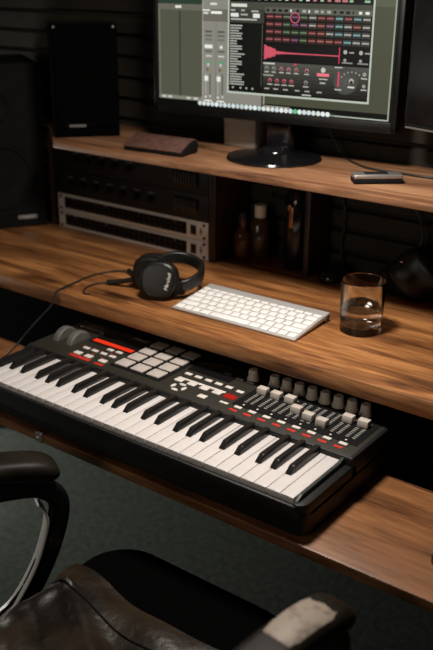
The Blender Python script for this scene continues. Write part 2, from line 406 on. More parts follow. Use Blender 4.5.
obj('data_display', MB().box((300, 234, PZ), (396, 290, PZ+1.2), .5), M['gloss'], S_, True, 'dark data display window')
# fader section
obj('fader_surround', MB().box((448, 170, PZ), (690, 292, PZ+.9), .3), M['matte'], S_, True)
FX = [471+28.2*i for i in range(8)]
FY = [236, 236, 237, 212, 203, 199, 237, 238]
b = MB()
for x in FX:
    for k in range(11):
        y = 188+k*5.6
        for sx in (-1, 1): b.box((x+sx*3.2, y, PZ+.8), (x+sx*9.0, y+2.3, PZ+1.4))
obj('fader_scale', b, M['print'], S_, True, 'rows of pale grey scale marks', 'stuff')
b = MB()
for x in FX: b.box((x-1, 184, PZ+.8), (x+1, 250, PZ+1.5))
obj('fader_slot', b, M['black'], S_, True)
fb = MB().prism([(-8, 0), (8, 0), (6.5, 12), (-6.5, 12)], lambda p, h: (h, p[0], PZ+1.6+p[1]), -9.5, 9.5, 1.2)
fp = obj('fader_cap', fb, M['cap'], S_, True, 'light beige fader cap')
for i in range(8):
    q = fp if i == 0 else dup(fp); q.location = (FX[i]*MM, (FY[i]-3)*MM, 0)
kb = [(0, 0), (11.6, 0), (11.6, 3), (9.8, 6), (8.2, 19), (7.4, 20.5), (0, 20.5)]
part_set('knob', MB().lathe(kb, 24, Matrix.Translation((0, 0, PZ+.8))), M['knob'], [(424, 271)]+[(469+26*i, 272.5) for i in range(8)], 'grey brown tapered knob')
part_set('channel_button', MB().box((-7.5, -3.6, PZ), (7.5, 3.6, PZ+3), 1, 2), M['button'], [(467+29*i, 163) for i in range(8)])
obj('red_line', MB().box((428, 160, PZ), (446, 165.5, PZ+2.6), .7), M['button'], S_, True)
part_set('channel_mark', MB().box((-8, -3.2, PZ), (8, 3.2, PZ+.8), .2), M['red'], [(464+29*i, 152) for i in range(8)], 'small red mark')
part_set('indicator', MB().cyl((0, 0, PZ), 2, 1.2, 10), M['button'], [(468+28.4*i, 178) for i in range(8)])

# ------------------------------------------------------------------ white computer keyboard
ck = thing('computer_keyboard', 'slim white and silver computer keyboard on the desktop beside the headphones', 'keyboard', (199.8, 312.5, DT+.2), .021)
prof = [(0, 1.5), (0, 5), (128, 17.5), (131, 15.5), (131, 9.5), (127, 9.0), (2, .8)]
obj('body', MB().prism(prof, lambda p, h: (h, p[0], p[1]), 0, 279, .5), M['alu'], ck)
obj('battery_tube', MB().cyl((1, 122, 8.6), 8.4, 277, 28, 'X', 1), M['alu'], ck)
obj('end_cap', MB().cyl((278.2, 122, 8.6), 6.4, 1.5, 24, 'X', .3), M['grey'], ck, label='round dark battery cap')
sl = math.atan2(12.5, 128); KM = Matrix.Translation((0, 0, 5)) @ Matrix.Rotation(sl, 4, 'X')
def keys(y, h, ws):
    tot = sum(ws); g = 3.0; x = 4; un = (271-g*(len(ws)-1))/tot
    for w_ in ws:
        obj('key', MB().box((x, y, .2), (x+un*w_, y+h, 1.6), .9, 2, KM), M['keycap'], ck); x += un*w_+g
keys(4.5, 16, [1, 1, 1, 1.25, 5.2, 1.25, 1, 1, 1, 1])
keys(23.3, 15.8, [2.3]+[1]*10+[2.3])
keys(42.1, 15.8, [1.8]+[1]*11+[1.8])
keys(60.9, 15.8, [1.5]+[1]*12+[1.1])
keys(79.7, 15.8, [1]*13+[1.5])
keys(98.5, 9, [1]*14)

# ------------------------------------------------------------------ glass of water
GX, GY = 544, 443
gl = thing('drinking_glass', 'clear tumbler half full of water standing on the desktop', 'glass', (GX, GY, DT+.2))
outer = [(0, 0), (36.5, 0), (38.5, 2), (41.2, 96.5), (41.0, 97.8), (40.3, 98.6), (39.5, 98.4), (39.1, 97), (37.4, 16), (34, 13.5), (0, 13)]
obj('tumbler', MB().lathe(outer, 64), M['glass'], gl)
obj('water', MB().lathe([(0, 13.3), (33.7, 13.8), (37.1, 16.2), (38.0, 45), (37.7, 44.2), (0, 44)], 64), M['water'], gl, label='clear water')

# ------------------------------------------------------------------ headphones
hp = thing('headphones', 'black leather headphones lying on the desktop left of the white keyboard', 'headphones', (150, 380, DT+.3))
def cup(cx, cy, cz, ax, sgn, logo=False):
    a = Vector(ax).normalized(); up = Vector((0, 0, 1)); s = up.cross(a).normalized(); uu = a.cross(s)
    m_ = Matrix((s, uu, a)).transposed().to_4x4(); m_.translation = Vector((cx, cy, cz))
    n = 40
    def shell(layers):
        t_ = bmesh.new(); rings = []
        for (rr, z) in layers:
            ring = []
            for i in range(n):
                th = 2*math.pi*i/n; c_, s_ = math.cos(th), math.sin(th)
                q = (abs(c_)**2.5+abs(s_)**2.5)**(-1/2.5)
                ring.append(t_.verts.new((rr*q*c_, rr*q*s_, z)))
            rings.append(ring)
        for A_, B_ in zip(rings, rings[1:]):
            for i in range(n): t_.faces.new((A_[i], A_[(i+1) % n], B_[(i+1) % n], B_[i]))
        t_.faces.new(rings[0][::-1]); t_.faces.new(rings[-1])
        bmesh.ops.recalc_face_normals(t_, faces=t_.faces[:]); return t_
    e = obj('ear_cup', MB()._add(shell([(31, 0), (36, 3), (37, 8), (36.5, 13), (34, 15.5), (31.5, 16), (31, 15), (26, 15.4), (20, 15.8)]), m_), M['hpleather'], hp, True)
    obj('ear_cushion', MB()._add(shell([(28, 0), (36, -3), (38.5, -10), (37, -17), (32, -20), (20, -18)]), m_), M['hpleather'], hp, True)
    return m_
mA = cup(140, 346, 122, (.42, -.88, .22), 1)
cup(92, 380, 120, (-.42, .88, .05), 1)
lm = mA @ Matrix.Translation((21, -2, 16.0)) @ Matrix.Rotation(math.radians(78), 4, 'Z')
lm = Matrix.Diagonal((1, 1, 1, 1)) @ lm
loc0 = Vector((150, 380, DT+.3)); lm.translation = lm.translation-loc0
text('Marshall', 10.5, M['white'], 'maker_lettering', hp, lm, .3, .35, 'white script lettering')
band = [(104, 398, 144), (118, 424, 146), (144, 440, 142), (176, 436, 134), (194, 410, 124), (192, 384, 116), (182, 366, 112)]
obj('headband', MB().sweep(band, rrect(11, 25, 4.5), smooth=8), M['hpleather'], hp, True)
obj('headband_end', MB().box((-12, -5, -14), (12, 5, 14), 3, 2, Matrix.Translation((178, 362, 108)) @ Matrix.Rotation(.9, 4, 'Z')), M['matte'], hp, True)
obj('yoke', MB().tube([(174, 356, 118), (170, 350, 126), (168, 346, 118), (170, 342, 104), (164, 338, 96), (154, 340, 92)], 1.7, 8), M['black'], hp, True, 'thin black wire yoke')
obj('yoke', MB().tube([(104, 398, 148), (98, 394, 154), (90, 388, 154), (86, 384, 144)], 1.9, 8), M['black'], hp, True, 'thin black wire yoke')
for p in ([(96, 372, 96), (46, 392, 98), (10, 412, 90), (-14, 424, 89)], [(108, 350, 92), (62, 356, 104), (30, 350, 94), (2, 340, 89)]):
    obj('cable_plug', MB().tube(p[1:], 5.4, 12), M['black'], hp, True, 'black rubber cable sleeve')
obj('cable', MB().tube([(-12, 424, 88), (-44, 408, 86), (-62, 360, 85.3), (-58, 305, 85.3), (-52, 262, 86), (-52, 241, 82), (-55, 232, 58), (-66, 212, 36), (-80, 182, 6), (-100, 160, -28), (-135, 145, -58), (-200, 125, -61.5), (-420, 100, -61.5)], 1.9, 8), M['cable'], hp, True, 'long thin black cable hanging over the desk edge')
obj('cable', MB().tube([(2, 343, 87), (-18, 322, 86), (-16, 292, 85.3), (4, 268, 85.2), (16, 272, 85.2)], 1.7, 8), M['cable'], hp, True)

# ------------------------------------------------------------------ rack units under the shelf
def rack(z0, h, silver):
    if silver:
        lab = 'silver rack unit with black jack sockets, ' + ('lowest of the stack on the desktop' if z0 < 100 else 'resting on the lower silver unit')
        t_ = thing('rack_unit', lab, 'audio equipment', (-168, 600, z0), 0, 'rack units under the shelf')
    else:
        lab = 'black rack unit with dim knobs, ' + ('directly above the silver fronted units' if z0 < 200 else 'topmost, close under the shelf')
        t_ = thing('rack_unit', lab, 'audio equipment', (-168, 600, z0), 0, 'rack units under the shelf')
    obj('casing', MB().box((-400, 604, z0+.3), (60, 720, z0+h-.8), 1), M['matte'], t_, True)
    obj('faceplate', MB().box((-410, 599, z0+.4), (70, 603.5, z0+h-.6), .8), M['face'] if silver else M['black'], t_, True, 'silver faceplate' if silver else None)
    if silver:
        obj('jack_panel', MB().box((-386, 597.6, z0+8), (8, 599.4, z0+h-8), .4), M['matte'], t_, True, 'black jack panel')
        b_ = MB()
        for r_ in range(2):
            for i in range(24): b_.cyl((-378+i*16.2, 596.2, z0+15+r_*14), 5, 1.6, 10, 'Y')
        obj('jack_socket', b_, M['gloss'], t_, True, 'rows of black jack sockets', 'stuff')
        obj('power_switch', MB().box((20, 597.4, z0+11), (36, 599.2, z0+33), .6), M['black'], t_, True, 'black switch block')
        for zz in (z0+7, z0+37): obj('rack_screw', MB().cyl((59, 597, zz), 3.6, 2.2, 12, 'Y'), M['black'], t_, True)
        for zz in (z0+7, z0+37): obj('rack_screw', MB().cyl((-399, 597, zz), 3.6, 2.2, 12, 'Y'), M['black'], t_, True)
        obj('printed_mark', MB().box((48, 598.4, z0+13), (51, 599.2, z0+30), .1).box((44, 598.4, z0+20), (55, 599.2, z0+22), .1), M['grey'], t_, True)
        b_ = MB()
        for i in range(4): b_.box((-352+i*108, 596.9, z0+h-12), (-349+i*108, 597.7, z0+h-9))
        obj('printed_line', b_, M['print'], t_, True)
    else:
        n = 7 if z0 < 200 else 5
        for i in range(n):
            kx = -360+i*44+(20 if z0 > 200 else 0)
            obj('knob', MB().lathe([(0, 0), (8, 0), (7, 12), (0, 13)], 18, Matrix.Translation((kx, 599, z0+h/2)) @ Matrix.Rotation(math.pi/2, 4, 'X')), M['matte'], t_, True)
            obj('tick_mark', MB().box((kx-8, 598.2, z0+h/2+13), (kx+8, 599, z0+h/2+14.2)), M['print'], t_, True)
        obj('meter_window', MB().box((-30, 597.8, z0+10), (44, 599.2, z0+h-12), .3), M['gloss'], t_, True)
        b_ = MB()
        for i in range(8): b_.box((-24+i*8, 597.2, z0+16), (-22.6+i*8, 598, z0+h-18))
        obj('meter_bars', b_, M['grey'], t_, True)
z = DT+.2
rack(z, 44.5, True); rack(z+44.6, 44.5, True); rack(z+89.2, 62, False); rack(z+151.3, 62, False)

# ------------------------------------------------------------------ speakers
def speaker(name, label, loc, rz, w_, d_, h_, big):
    t_ = thing(name, label, 'speaker', loc, rz, 'speakers at the left end of the desk')          # local: front face at y=0 looking to -y, x to the right
    obj('cabinet', MB().box((-w_/2, 6, 0), (w_/2, d_, h_), 5, 3), M['matte'], t_)
    obj('front_baffle', MB().box((-w_/2, 0, 0), (w_/2, 7, h_), 3, 3), M['matte'] if big else M['fabric'], t_)
    def ring(cz, r_):
        m_ = Matrix.Translation((0, -1.5, cz)) @ Matrix.Rotation(math.pi/2, 4, 'X')
        obj('driver_ring', MB().lathe([(r_*.86, 0), (r_*.9, 4), (r_, 4.5), (r_*1.02, 0)], 40, Matrix.Translation((0, 0, 0)) @ m_), M['matte'], t_)
        obj('driver_cone', MB().lathe([(0, -2), (r_*.3, -1.5), (r_*.32, -3), (r_*.86, 2.5), (r_*.86, -4), (0, -4)], 40, m_), M['matte'], t_)
    if big:
        ring(h_*.33, w_*.37); ring(h_*.75, w_*.16)
        obj('badge', MB().box((w_*.16, -1.4, 22), (w_*.38, .2, 31), .4), M['silver'], t_, label='small silver badge')
    else:
        obj('grille', MB().box((-w_/2+6, -5, 22), (w_/2-6, .5, h_-7), 3, 3), M['fabric'], t_, label='black cloth grille')
        for sx in (-1, 1): obj('grille_screw', MB().cyl((sx*(w_/2-9), -5.5, h_-6), 3.0, 6, 12, 'Y'), M['screw'], t_, label='shiny steel screw')
        obj('badge', MB().box((-w_*.28, -6, 24), (-w_*.02, -4.6, 30), .3), M['grey'], t_, label='dim printed badge')
    return t_
a1 = math.atan2(102, 67)
speaker('studio_monitor_speaker', 'large black speaker on the desktop at the left edge', (-439-math.cos(a1)*110-0, 586-math.sin(a1)*110, DT+.3), a1, 220, 240, 405, True)
a2 = math.atan2(114, 98)
speaker('bookshelf_speaker', 'smaller black speaker with two shiny screws standing on the shelf', (-244, 549, ST+.3), a2, 150, 112, 250, False)

# ------------------------------------------------------------------ computer monitor
mrz = math.atan2(60, 529)
mo = thing('computer_monitor', 'wide black computer monitor showing music software, on the wooden shelf', 'monitor', (-55, 580, ST+.3), mrz)
zo = -(ST+.3)       # screen z values below are scene z, shifted to local
def Z_(z): return z+zo
obj('housing', MB().box((-8, 3, Z_(410)), (547, 40, Z_(752)), 6, 3).box((120, 38, Z_(440)), (420, 62, Z_(700)), 12, 3), M['black'], mo)
b = MB().box((-8, -3, Z_(410)), (547, 3.2, Z_(431)), 1.5).box((-8, -3, Z_(728)), (547, 3.2, Z_(752)), 1.5)
b.box((-8, -3, Z_(410)), (3, 3.2, Z_(752)), 1.5).box((535, -3, Z_(410)), (547, 3.2, Z_(752)), 1.5)
obj('bezel', b, M['bezel'], mo)
UI = {}
ui_mats = []
def ui(col, s=1.0):
    k = (col, s)
    if k not in UI: UI[k] = len(ui_mats); ui_mats.append(emit('screen_colour', tuple(c_*s for c_ in srgb(*col))))
    return UI[k]
scr = MB(); lay = [0]
def rect(x0, z0, x1, z1, col, lv=1):
    scr.mi = ui(col); y = .4-lv*.18
    t_ = bmesh.new(); vs_ = [t_.verts.new(p) for p in ((x0, y, Z_(z0)), (x1, y, Z_(z0)), (x1, y, Z_(z1)), (x0, y, Z_(z1)))]
    t_.faces.new(vs_); scr._add(t_)
def disc(cx, cz, r_, col, lv=4, n=12):
    scr.mi = ui(col); y = .4-lv*.18; t_ = bmesh.new()
    t_.faces.new([t_.verts.new((cx+r_*math.cos(2*math.pi*i/n), y, Z_(cz+r_*math.sin(2*math.pi*i/n)))) for i in range(n)]); scr._add(t_)
def poly(pts, col, lv=4):
    scr.mi = ui(col); y = .4-lv*.18; t_ = bmesh.new()
    t_.faces.new([t_.verts.new((x, y, Z_(z))) for x, z in pts]); scr._add(t_)
TOPZ = 727
rect(3, 431, 535, 728, (8, 9, 8), 0)
rect(4, 444, 113, 634, (82, 84, 70)); rect(4, 634, 113, TOPZ, (44, 62, 48)); rect(4, 622, 113, 634, (104, 102, 90), 2)
rect(56, 446, 60, 620, (58, 60, 48), 2); rect(4, 446, 9, 622, (106, 108, 92), 2)
rect(47, 626, 62, 631, (225, 225, 215), 3)
rect(4, 440, 113, 448, (128, 128, 114), 2)
for x in (12, 27, 74, 92): rect(x, 442, x+10, 446, (205, 205, 195), 3)
rect(113, 440, 258, TOPZ, (136, 134, 124))
rect(113, 440, 115, TOPZ, (168, 166, 156), 2); rect(145, 440, 147, 600, (118, 117, 108), 2)
rect(113, 602, 174, 626, (106, 104, 94), 2)
for x in (120, 150):
    for zz, c_ in ((580, (86, 86, 78)), (572, (100, 100, 92)), (564, (110, 110, 100)), (541, (96, 96, 88))): rect(x, zz, x+17, zz+4, c_, 3)
    rect(x-1, 549, x+18, 556, (235, 235, 228), 3) if x < 140 else disc(x+9, 552, 3.5, (225, 225, 215))
    rect(x+2, 532, x+16, 535, (205, 205, 198), 3)
    rect(x+1, 519, x+15, 524, (96, 150, 112), 3); disc(x+8, 516, 3.4, (186, 186, 176)); disc(x+6, 506, 3, (90, 90, 82)); disc(x+14, 506, 2.6, (150, 130, 60))
    rect(x+11, 456, x+14, 498, (86, 86, 78), 3); rect(x+1, 456, x+3, 498, (170, 168, 160), 3); rect(x-1, 483, x+8, 493, (232, 232, 226), 4)
    disc(x+2, 450, 2.6, (215, 215, 206)); disc(x+13, 452, 2.6, (190, 190, 182)); rect(x-1, 441, x+17, 444, (226, 226, 218), 3)
rect(114, 622, 132, 625, (230, 230, 222), 3); rect(134, 617, 160, 622, (240, 240, 232), 3); rect(116, 616, 128, 620, (214, 214, 206), 3)
for zz in (634, 645): rect(132, zz, 148, zz+4, (222, 222, 214), 3)
rect(255, 446, 528, TOPZ, (72, 74, 58)); rect(255, 440, 259, 464, (40, 40, 34), 2); rect(259, 444, 262, 464, (160, 162, 146), 2)
rect(262, 440, 320, 443, (150, 152, 138), 2)
rect(258, 433, 530, 435.5, (172, 182, 166), 3); rect(527.5, 434, 530.5, TOPZ, (150, 160, 140), 3)
rect(486, 640, 527, 700, (84, 90, 72), 1.5)
# plug-in window
rect(174, 462, 488, TOPZ, (186, 194, 180), 3); rect(177.5, 466, 484.5, TOPZ, (14, 15, 13), 4)
rect(178, 628, 484, 642, (70, 72, 62), 5); rect(178, 642, 484, TOPZ, (8, 8, 8), 5)
for i, x in enumerate(range(182, 480, 15)):
    if random.random() < .75: rect(x, 646, x+random.choice((7, 11)), 650, random.choice(((216, 216, 210), (190, 120, 126), (150, 190, 150))), 6)
rect(182, 632, 218, 638, (214, 216, 206), 6)
rect(178, 602, 257, 628, (58, 60, 52), 5)
for x, w_, zz in ((181, 10, 624), (205, 8, 624), (228, 16, 623), (204, 16, 616), (181, 60, 607), ): rect(x, zz, x+w_, zz+3, (176, 178, 168), 6)
rect(181, 613, 199, 620, (226, 226, 220), 6); rect(232, 612, 247, 620, (226, 226, 220), 6)
zz = 598
i = 0
while zz > 482:
    ln = random.choice((16, 18, 26, 28, 28, 20, 34)); rect(180, zz-3.2, 180+ln, zz-.6, (170, 172, 162), 6)
    rect(214, zz-4.6, 252, zz-4.1, (34, 35, 30), 6); zz -= 5.0; i += 1
rect(253, 480, 254.5, 600, (84, 86, 76), 6)
for x in (188, 206, 220, 234): disc(x, 474, 2.2, (176, 178, 168), 6)
# toolbar above the grid
rect(258, 622, 484, 633, (92, 94, 84), 6)
for x in range(262, 480, 13): rect(x, 625, x+random.choice((3, 6, 8)), 630, random.choice(((230, 230, 224), (26, 26, 24), (166, 168, 158))), 7)
cols = {'r': (164, 92, 92), 'p': (148, 108, 126), 'g': (110, 128, 96), 't': (128, 168, 168), 'w': (176, 172, 164), 'o': (170, 104, 88), 'm': (134, 86, 112)}
rows = ['rrgmgwrrtrtw', 'rrgmpwoptwow', 'rrggyrowtwtw'.replace('y', 'g'), 'rrrmgroottww'.replace('tt', 'rt')]
for j in range(4):
    for i in range(12):
        x = 262+i*18.5; z1 = 621-j*14.2; c_ = cols[rows[j][i]]
        rect(x, z1-10.6, x+16.2, z1, tuple(int(v*.40) for v in c_), 7); rect(x+1, z1-6.4, x+15.2, z1-3.6, tuple(min(255, int(v*.98)) for v in c_), 8)
        rect(x+3, z1-10, x+13, z1-8, (46, 40, 38), 8)
def ring2d(cx, cz, r0, r1, col, lv):
    for k in range(16):
        a, b_ = 2*math.pi*k/16, 2*math.pi*(k+1)/16
        poly([(cx+r0*math.cos(a), cz+r0*math.sin(a)), (cx+r1*math.cos(a), cz+r1*math.sin(a)), (cx+r1*math.cos(b_), cz+r1*math.sin(b_)), (cx+r0*math.cos(b_), cz+r0*math.sin(b_))], col, lv)
ring2d(325, 615, 8.5, 10.5, (196, 92, 118), 9)
# waveform
rect(258, 532, 424, 563, (20, 18, 18), 6); rect(425, 532, 484, 563, (12, 12, 12), 6)
up_ = []; dn = []
xx = 259
while xx < 422:
    t_ = (xx-259)/163; a = 11*math.exp(-t_*9)*(.75+.25*random.random()) + (5 if t_ < .16 else 0)*(.7+.3*random.random()) + 1.1
    up_.append((xx, 548+a)); dn.append((xx, 548-a)); xx += 2.2
for k in range(len(up_)-1): poly([dn[k], dn[k+1], up_[k+1], up_[k]], (206, 84, 100), 7)
rect(421, 534, 423, 564, (210, 60, 96), 8)
for x in (434, 466):
    disc(x, 556, 4, (170, 172, 162), 7); disc(x, 541, 3.2, (150, 152, 142), 7); rect(x+8, 554, x+18, 557, (150, 150, 142), 7); rect(x-6, 535, x+16, 537.5, (140, 140, 132), 7)
# lower section: brushed panel, brighter towards the top centre as the program draws it
for k in range(8):
    g = 30+k*7; rect(258, 470+k*7.4, 484, 470+(k+1)*7.4+.1, (g, g, int(g*.93)), 6)
for i in range(8):
    g = 84-i*2; ring2d(438, 502, i*3.2, (i+1)*3.2, (g, g, g-5), 6.5)
for x in (266, 282, 299, 315, 332, 355): disc(x, 517, 4.2, (176, 118, 118) if x > 290 else (140, 140, 130), 8); disc(x, 516, 2.2, (34, 32, 30), 9); rect(x-5, 509, x+5, 511, (190, 186, 176), 8)
for x in (274, 290, 306, 322, 354): disc(x, 494, 4.2, (188, 96, 104) if x < 340 else (140, 140, 130), 8); disc(x, 493, 2.2, (40, 32, 30), 9); rect(x-6, 485, x+6, 487, (190, 186, 176), 8)
rect(258, 525, 284, 528, (196, 196, 186), 8); rect(258, 502, 282, 505, (150, 150, 140), 8); rect(326, 526, 332, 529, (210, 70, 84), 8)
disc(390, 520, 5, (196, 196, 186), 8); rect(377, 508, 403, 514, (232, 120, 130), 8); rect(384, 494, 396, 497, (170, 170, 160), 8); rect(382, 502, 400, 504, (190, 190, 180), 8)
rect(421, 491, 424.5, 519, (206, 70, 96), 8); rect(414, 526, 430, 528, (190, 190, 180), 8); rect(416, 484, 430, 486.5, (180, 180, 170), 8)
disc(450, 503, 5, (176, 176, 166), 8); disc(450, 501, 3.2, (30, 30, 28), 9); rect(443, 490, 457, 493, (210, 210, 200), 8)
for k in range(7):
    a = math.radians(30+k*20); disc(450+24*math.cos(a), 500+20*math.sin(a), 1.6, (160, 160, 150), 8)
disc(476, 517, 4, (150, 150, 140), 8); disc(476, 495, 3.6, (150, 150, 140), 8); rect(470, 487, 482, 489, (190, 190, 180), 8); rect(470, 508, 482, 510, (190, 190, 180), 8)
for x in (262, 282, 304, 330, 352, 378): rect(x, 476, x+11, 478.5, (170, 170, 160), 8)
rect(346, 468.5, 366, 471, (190, 190, 182), 8)
# dock
rect(100, 431.5, 418, 440, (40, 42, 36), 3)
x = 108
while x < 408:
    disc(x, 436, 4.8, random.choice(((232, 238, 236), (212, 222, 222), (190, 206, 206), (224, 226, 218))) if abs(x-336) > 5 else (96, 190, 140), 5); x += 10.2
obj('screen', scr, ui_mats, mo, label='lit screen with dark audio software windows')
# stand
b = MB().lathe([(0, 0), (97, 0), (99, 2.5), (97, 5.5), (66, 10), (40, 13), (34, 14), (0, 14)], 64, Matrix.Translation((288, 0, 0)))
st = obj('stand_base', b, M['gloss'], mo, label='glossy round black base')
b = MB().prism([(-26, -9), (26, -9), (32, 9), (-32, 9)], lambda p, h: (p[0]+288, p[1]+24, h), 10, 200, 2)
b.lathe([(34, 12), (32, 18), (24, 24), (0, 24)], 32, Matrix.Translation((288, 8, 0)))
obj('stand_column', b, M['gloss'], mo)
for dx, dy in ((-42, -76), (-4, -86)):
    obj('base_screw', MB().cyl((288+dx, dy, 5), 2.2, 1.2, 10), M['screw'], mo)
# second monitor, dark, at the right edge
m2 = thing('computer_monitor', 'dark switched-off monitor cut by the right edge of the picture', 'monitor', (676, 600, ST+.3), math.radians(-14))
obj('housing', MB().box((-180, 0, 88), (380, 34, 430), 5, 3), M['matte'], m2)
obj('screen', MB().box((-172, -2, 100), (372, .5, 424), .6), M['bezel'], m2, label='dark screen')
obj('bezel_trim', MB().box((-172, -3.4, 89), (372, -.2, 92), .4), M['silver'], m2, label='thin silver lower trim')
obj('stand_base', MB().lathe([(0, 0), (90, 0), (92, 2.5), (88, 6), (30, 10), (0, 10)], 48, Matrix.Translation((100, 20, 0))), M['gloss'], m2)
obj('stand_column', MB().box((80, 28, 8), (120, 44, 200), 3), M['gloss'], m2)

# ------------------------------------------------------------------ small things on the shelf
gc = thing('glasses_case', 'brown leather glasses case lying on the shelf left of the monitor', 'case', (-74, 486, ST+.2), math.radians(5))
pr = [(0, 2), (0, 9), (12, 15), (40, 26), (52, 28), (62, 24), (66, 14), (64, 4), (58, 0), (4, 0)]
obj('shell', MB().prism(pr, lambda p, h: (h, p[0], p[1]), 0, 150, 2.5), M['matte'], gc, label='black case body')
pl = [(-1, 8), (-2, 11), (12, 17.5), (40, 28.5), (53, 30.5), (64, 26), (67, 15), (65, 15), (62, 24), (52, 28), (40, 26), (12, 15)]
obj('flap', MB().prism(pl, lambda p, h: (h, p[0], p[1]), -1, 148, .6), M['brown'], gc, label='brown leather flap')
rc = thing('pocket_recorder', 'small silver and black gadget lying on the shelf right of the monitor base', 'gadget', (478, 505, ST+.2), math.radians(40))
obj('body', MB().box((0, 0, 0), (92, 34, 10), 2.5, 3), M['matte'], rc)
obj('top_shell', MB().box((0, 0, 9), (92, 34, 17), 3, 3), M['silver'], rc, label='silver upper shell')
obj('slide_switch', MB().box((22, 8, 16.6), (66, 26, 18.2), .8), M['black'], rc)
solo('storage_box', MB().box((-42, -28, 0), (42, 18, 62), 2).box((-43, -29, 50), (43, 19, 64), 2), M['box'],
     'small grey brown box standing on the shelf behind the monitor stand', 'box', (100, 700, ST+.2))

# cables
def cable(label, pts, rad=2.2):
    p0 = Vector(pts[0]); p0.z = min(p[2] for p in pts)
    solo('cable', MB().tube([Vector(p)-p0 for p in pts], rad, 8), M['cable'], label, 'cable', p0)
cable('thin black cable looping from the monitor onto the shelf behind the gadget', [(292, 704, 440), (300, 706, 400), (326, 708, 360), (352, 700, 339.5), (430, 642, 339.2), (500, 638, 339.2), (585, 640, 339.2), (660, 705, 339.2), (900, 715, 339.2)], 2)
cable('black cable hanging down the slatted wall below the shelf, right of the divider', [(339, 725, 318), (336, 727, 260), (345, 728, 200), (340, 727, 140), (350, 722, 90)], 3)
cable('black cable curving down the slatted wall towards the pouch', [(424, 726, 318), (470, 722, 285), (520, 716, 240), (536, 706, 200), (530, 700, 170)], 3)

# ------------------------------------------------------------------ things in the shadow below the shelf
def bottle(name, label, cat, loc, prof, bm_, capm, cap, lbl=None):
    t_ = thing(name, label, cat, loc, 0, 'bottles in the shelf compartment')
    obj('bottle_body', MB().lathe(prof, 28), bm_, t_)
    if cap: obj('cap', MB().lathe(cap, 24), capm, t_)
    if lbl: obj('paper_label', MB().lathe(lbl[0], 28), lbl[1], t_)
bottle('bottle', 'small dark bottle next to the rack units, with an amber gleam', 'bottle', (104+22, 655, DT+.3),
       [(0, 0), (19, 0), (20, 3), (20, 58), (17, 68), (9, 78), (9, 98), (0, 98)], M['amber'], M['black'], [(0, 98), (10.5, 98), (10.5, 112), (0, 112)])
bottle('bottle', 'dark bottle with a pale cap in the middle of the shelf compartment', 'bottle', (150, 690, DT+.3),
       [(0, 0), (24, 0), (25, 3), (25, 80), (20, 92), (12, 98), (0, 98)], M['dimglass'], M['knob'], [(0, 98), (13.5, 98), (13.5, 126), (0, 126)])
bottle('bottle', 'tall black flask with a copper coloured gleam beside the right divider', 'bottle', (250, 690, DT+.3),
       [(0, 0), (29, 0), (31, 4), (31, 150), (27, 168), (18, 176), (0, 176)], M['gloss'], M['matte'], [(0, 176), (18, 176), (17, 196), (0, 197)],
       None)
obj('gleam_strip', MB().box((-3.5, -32.5, 96), (4.5, -30, 142), 1).box((-9, -32, 134), (-2, -28, 146), 1), mat('copper', (.6, .26, .12), .3, .9), bpy.data.objects['bottle.002'], label='copper coloured strip painted as a gleam')  # warm gleam on the flask, made as a copper coloured plate
b = MB(); t_ = bmesh.new(); bmesh.ops.create_uvsphere(t_, u_segments=32, v_segments=16, radius=1)
for v in t_.verts:
    v.co = Vector((v.co.x*31, v.co.y*52*(1 if v.co.y > 0 else .9), max(v.co.z, -.35)*22*(1-.15*v.co.y)+9.2))
ms = thing('computer_mouse', 'black computer mouse lying on the desktop in the shadow under the shelf', 'mouse', (352, 668, DT+.2), math.radians(25))
obj('shell', b._add(t_), M['gloss'], ms); obj('scroll_wheel', MB().cyl((-3, 28, 21), 7, 6, 20, 'X', 1), M['grey'], ms)
pb = bmesh.new(); bmesh.ops.create_uvsphere(pb, u_segments=40, v_segments=24, radius=1)
for v in pb.verts:
    x, y, z_ = v.co; s_ = .86+.14*math.sin(5*x+3*z_)*math.cos(4*y)
    v.co = Vector((x*78*s_, y*42*s_, max(0, (z_+.72))*62*(1-.25*abs(x))))
pc = thing('black_pouch', 'soft black pouch with a metal snap on the desktop behind the glass', 'pouch', (545, 668, DT+.2), math.radians(8))
obj('pouch_body', MB()._add(pb), M['hpleather'], pc); obj('metal_snap', MB().cyl((-22, -30, 80), 4.5, 2, 16), M['screw'], pc)

# ------------------------------------------------------------------ office chair
ch = thing('office_chair', 'black leather office chair with looped armrests pulled up to the desk', 'chair', (565, -270, -FL))
def grid_surface(fn, nx, ny, thick, m_idx=0):
    t_ = bmesh.new(); top = [[t_.verts.new(fn(i/nx, j/ny)) for j in range(ny+1)] for i in range(nx+1)]
    bot = [[t_.verts.new(fn(i/nx, j/ny)-Vector((0, 0, thick))) for j in range(ny+1)] for i in range(nx+1)]
    for i in range(nx):
        for j in range(ny):
            t_.faces.new((top[i][j], top[i+1][j], top[i+1][j+1], top[i][j+1])); t_.faces.new((bot[i][j+1], bot[i+1][j+1], bot[i+1][j], bot[i][j]))
    for i in range(nx):
        t_.faces.new((top[i][0], bot[i][0], bot[i+1][0], top[i+1][0])); t_.faces.new((top[i+1][ny], bot[i+1][ny], bot[i][ny], top[i][ny]))
    for j in range(ny):
        t_.faces.new((top[0][j+1], bot[0][j+1], bot[0][j], top[0][j])); t_.faces.new((top[nx][j], bot[nx][j], bot[nx][j+1], top[nx][j+1]))
    bmesh.ops.recalc_face_normals(t_, faces=t_.faces[:]); return t_
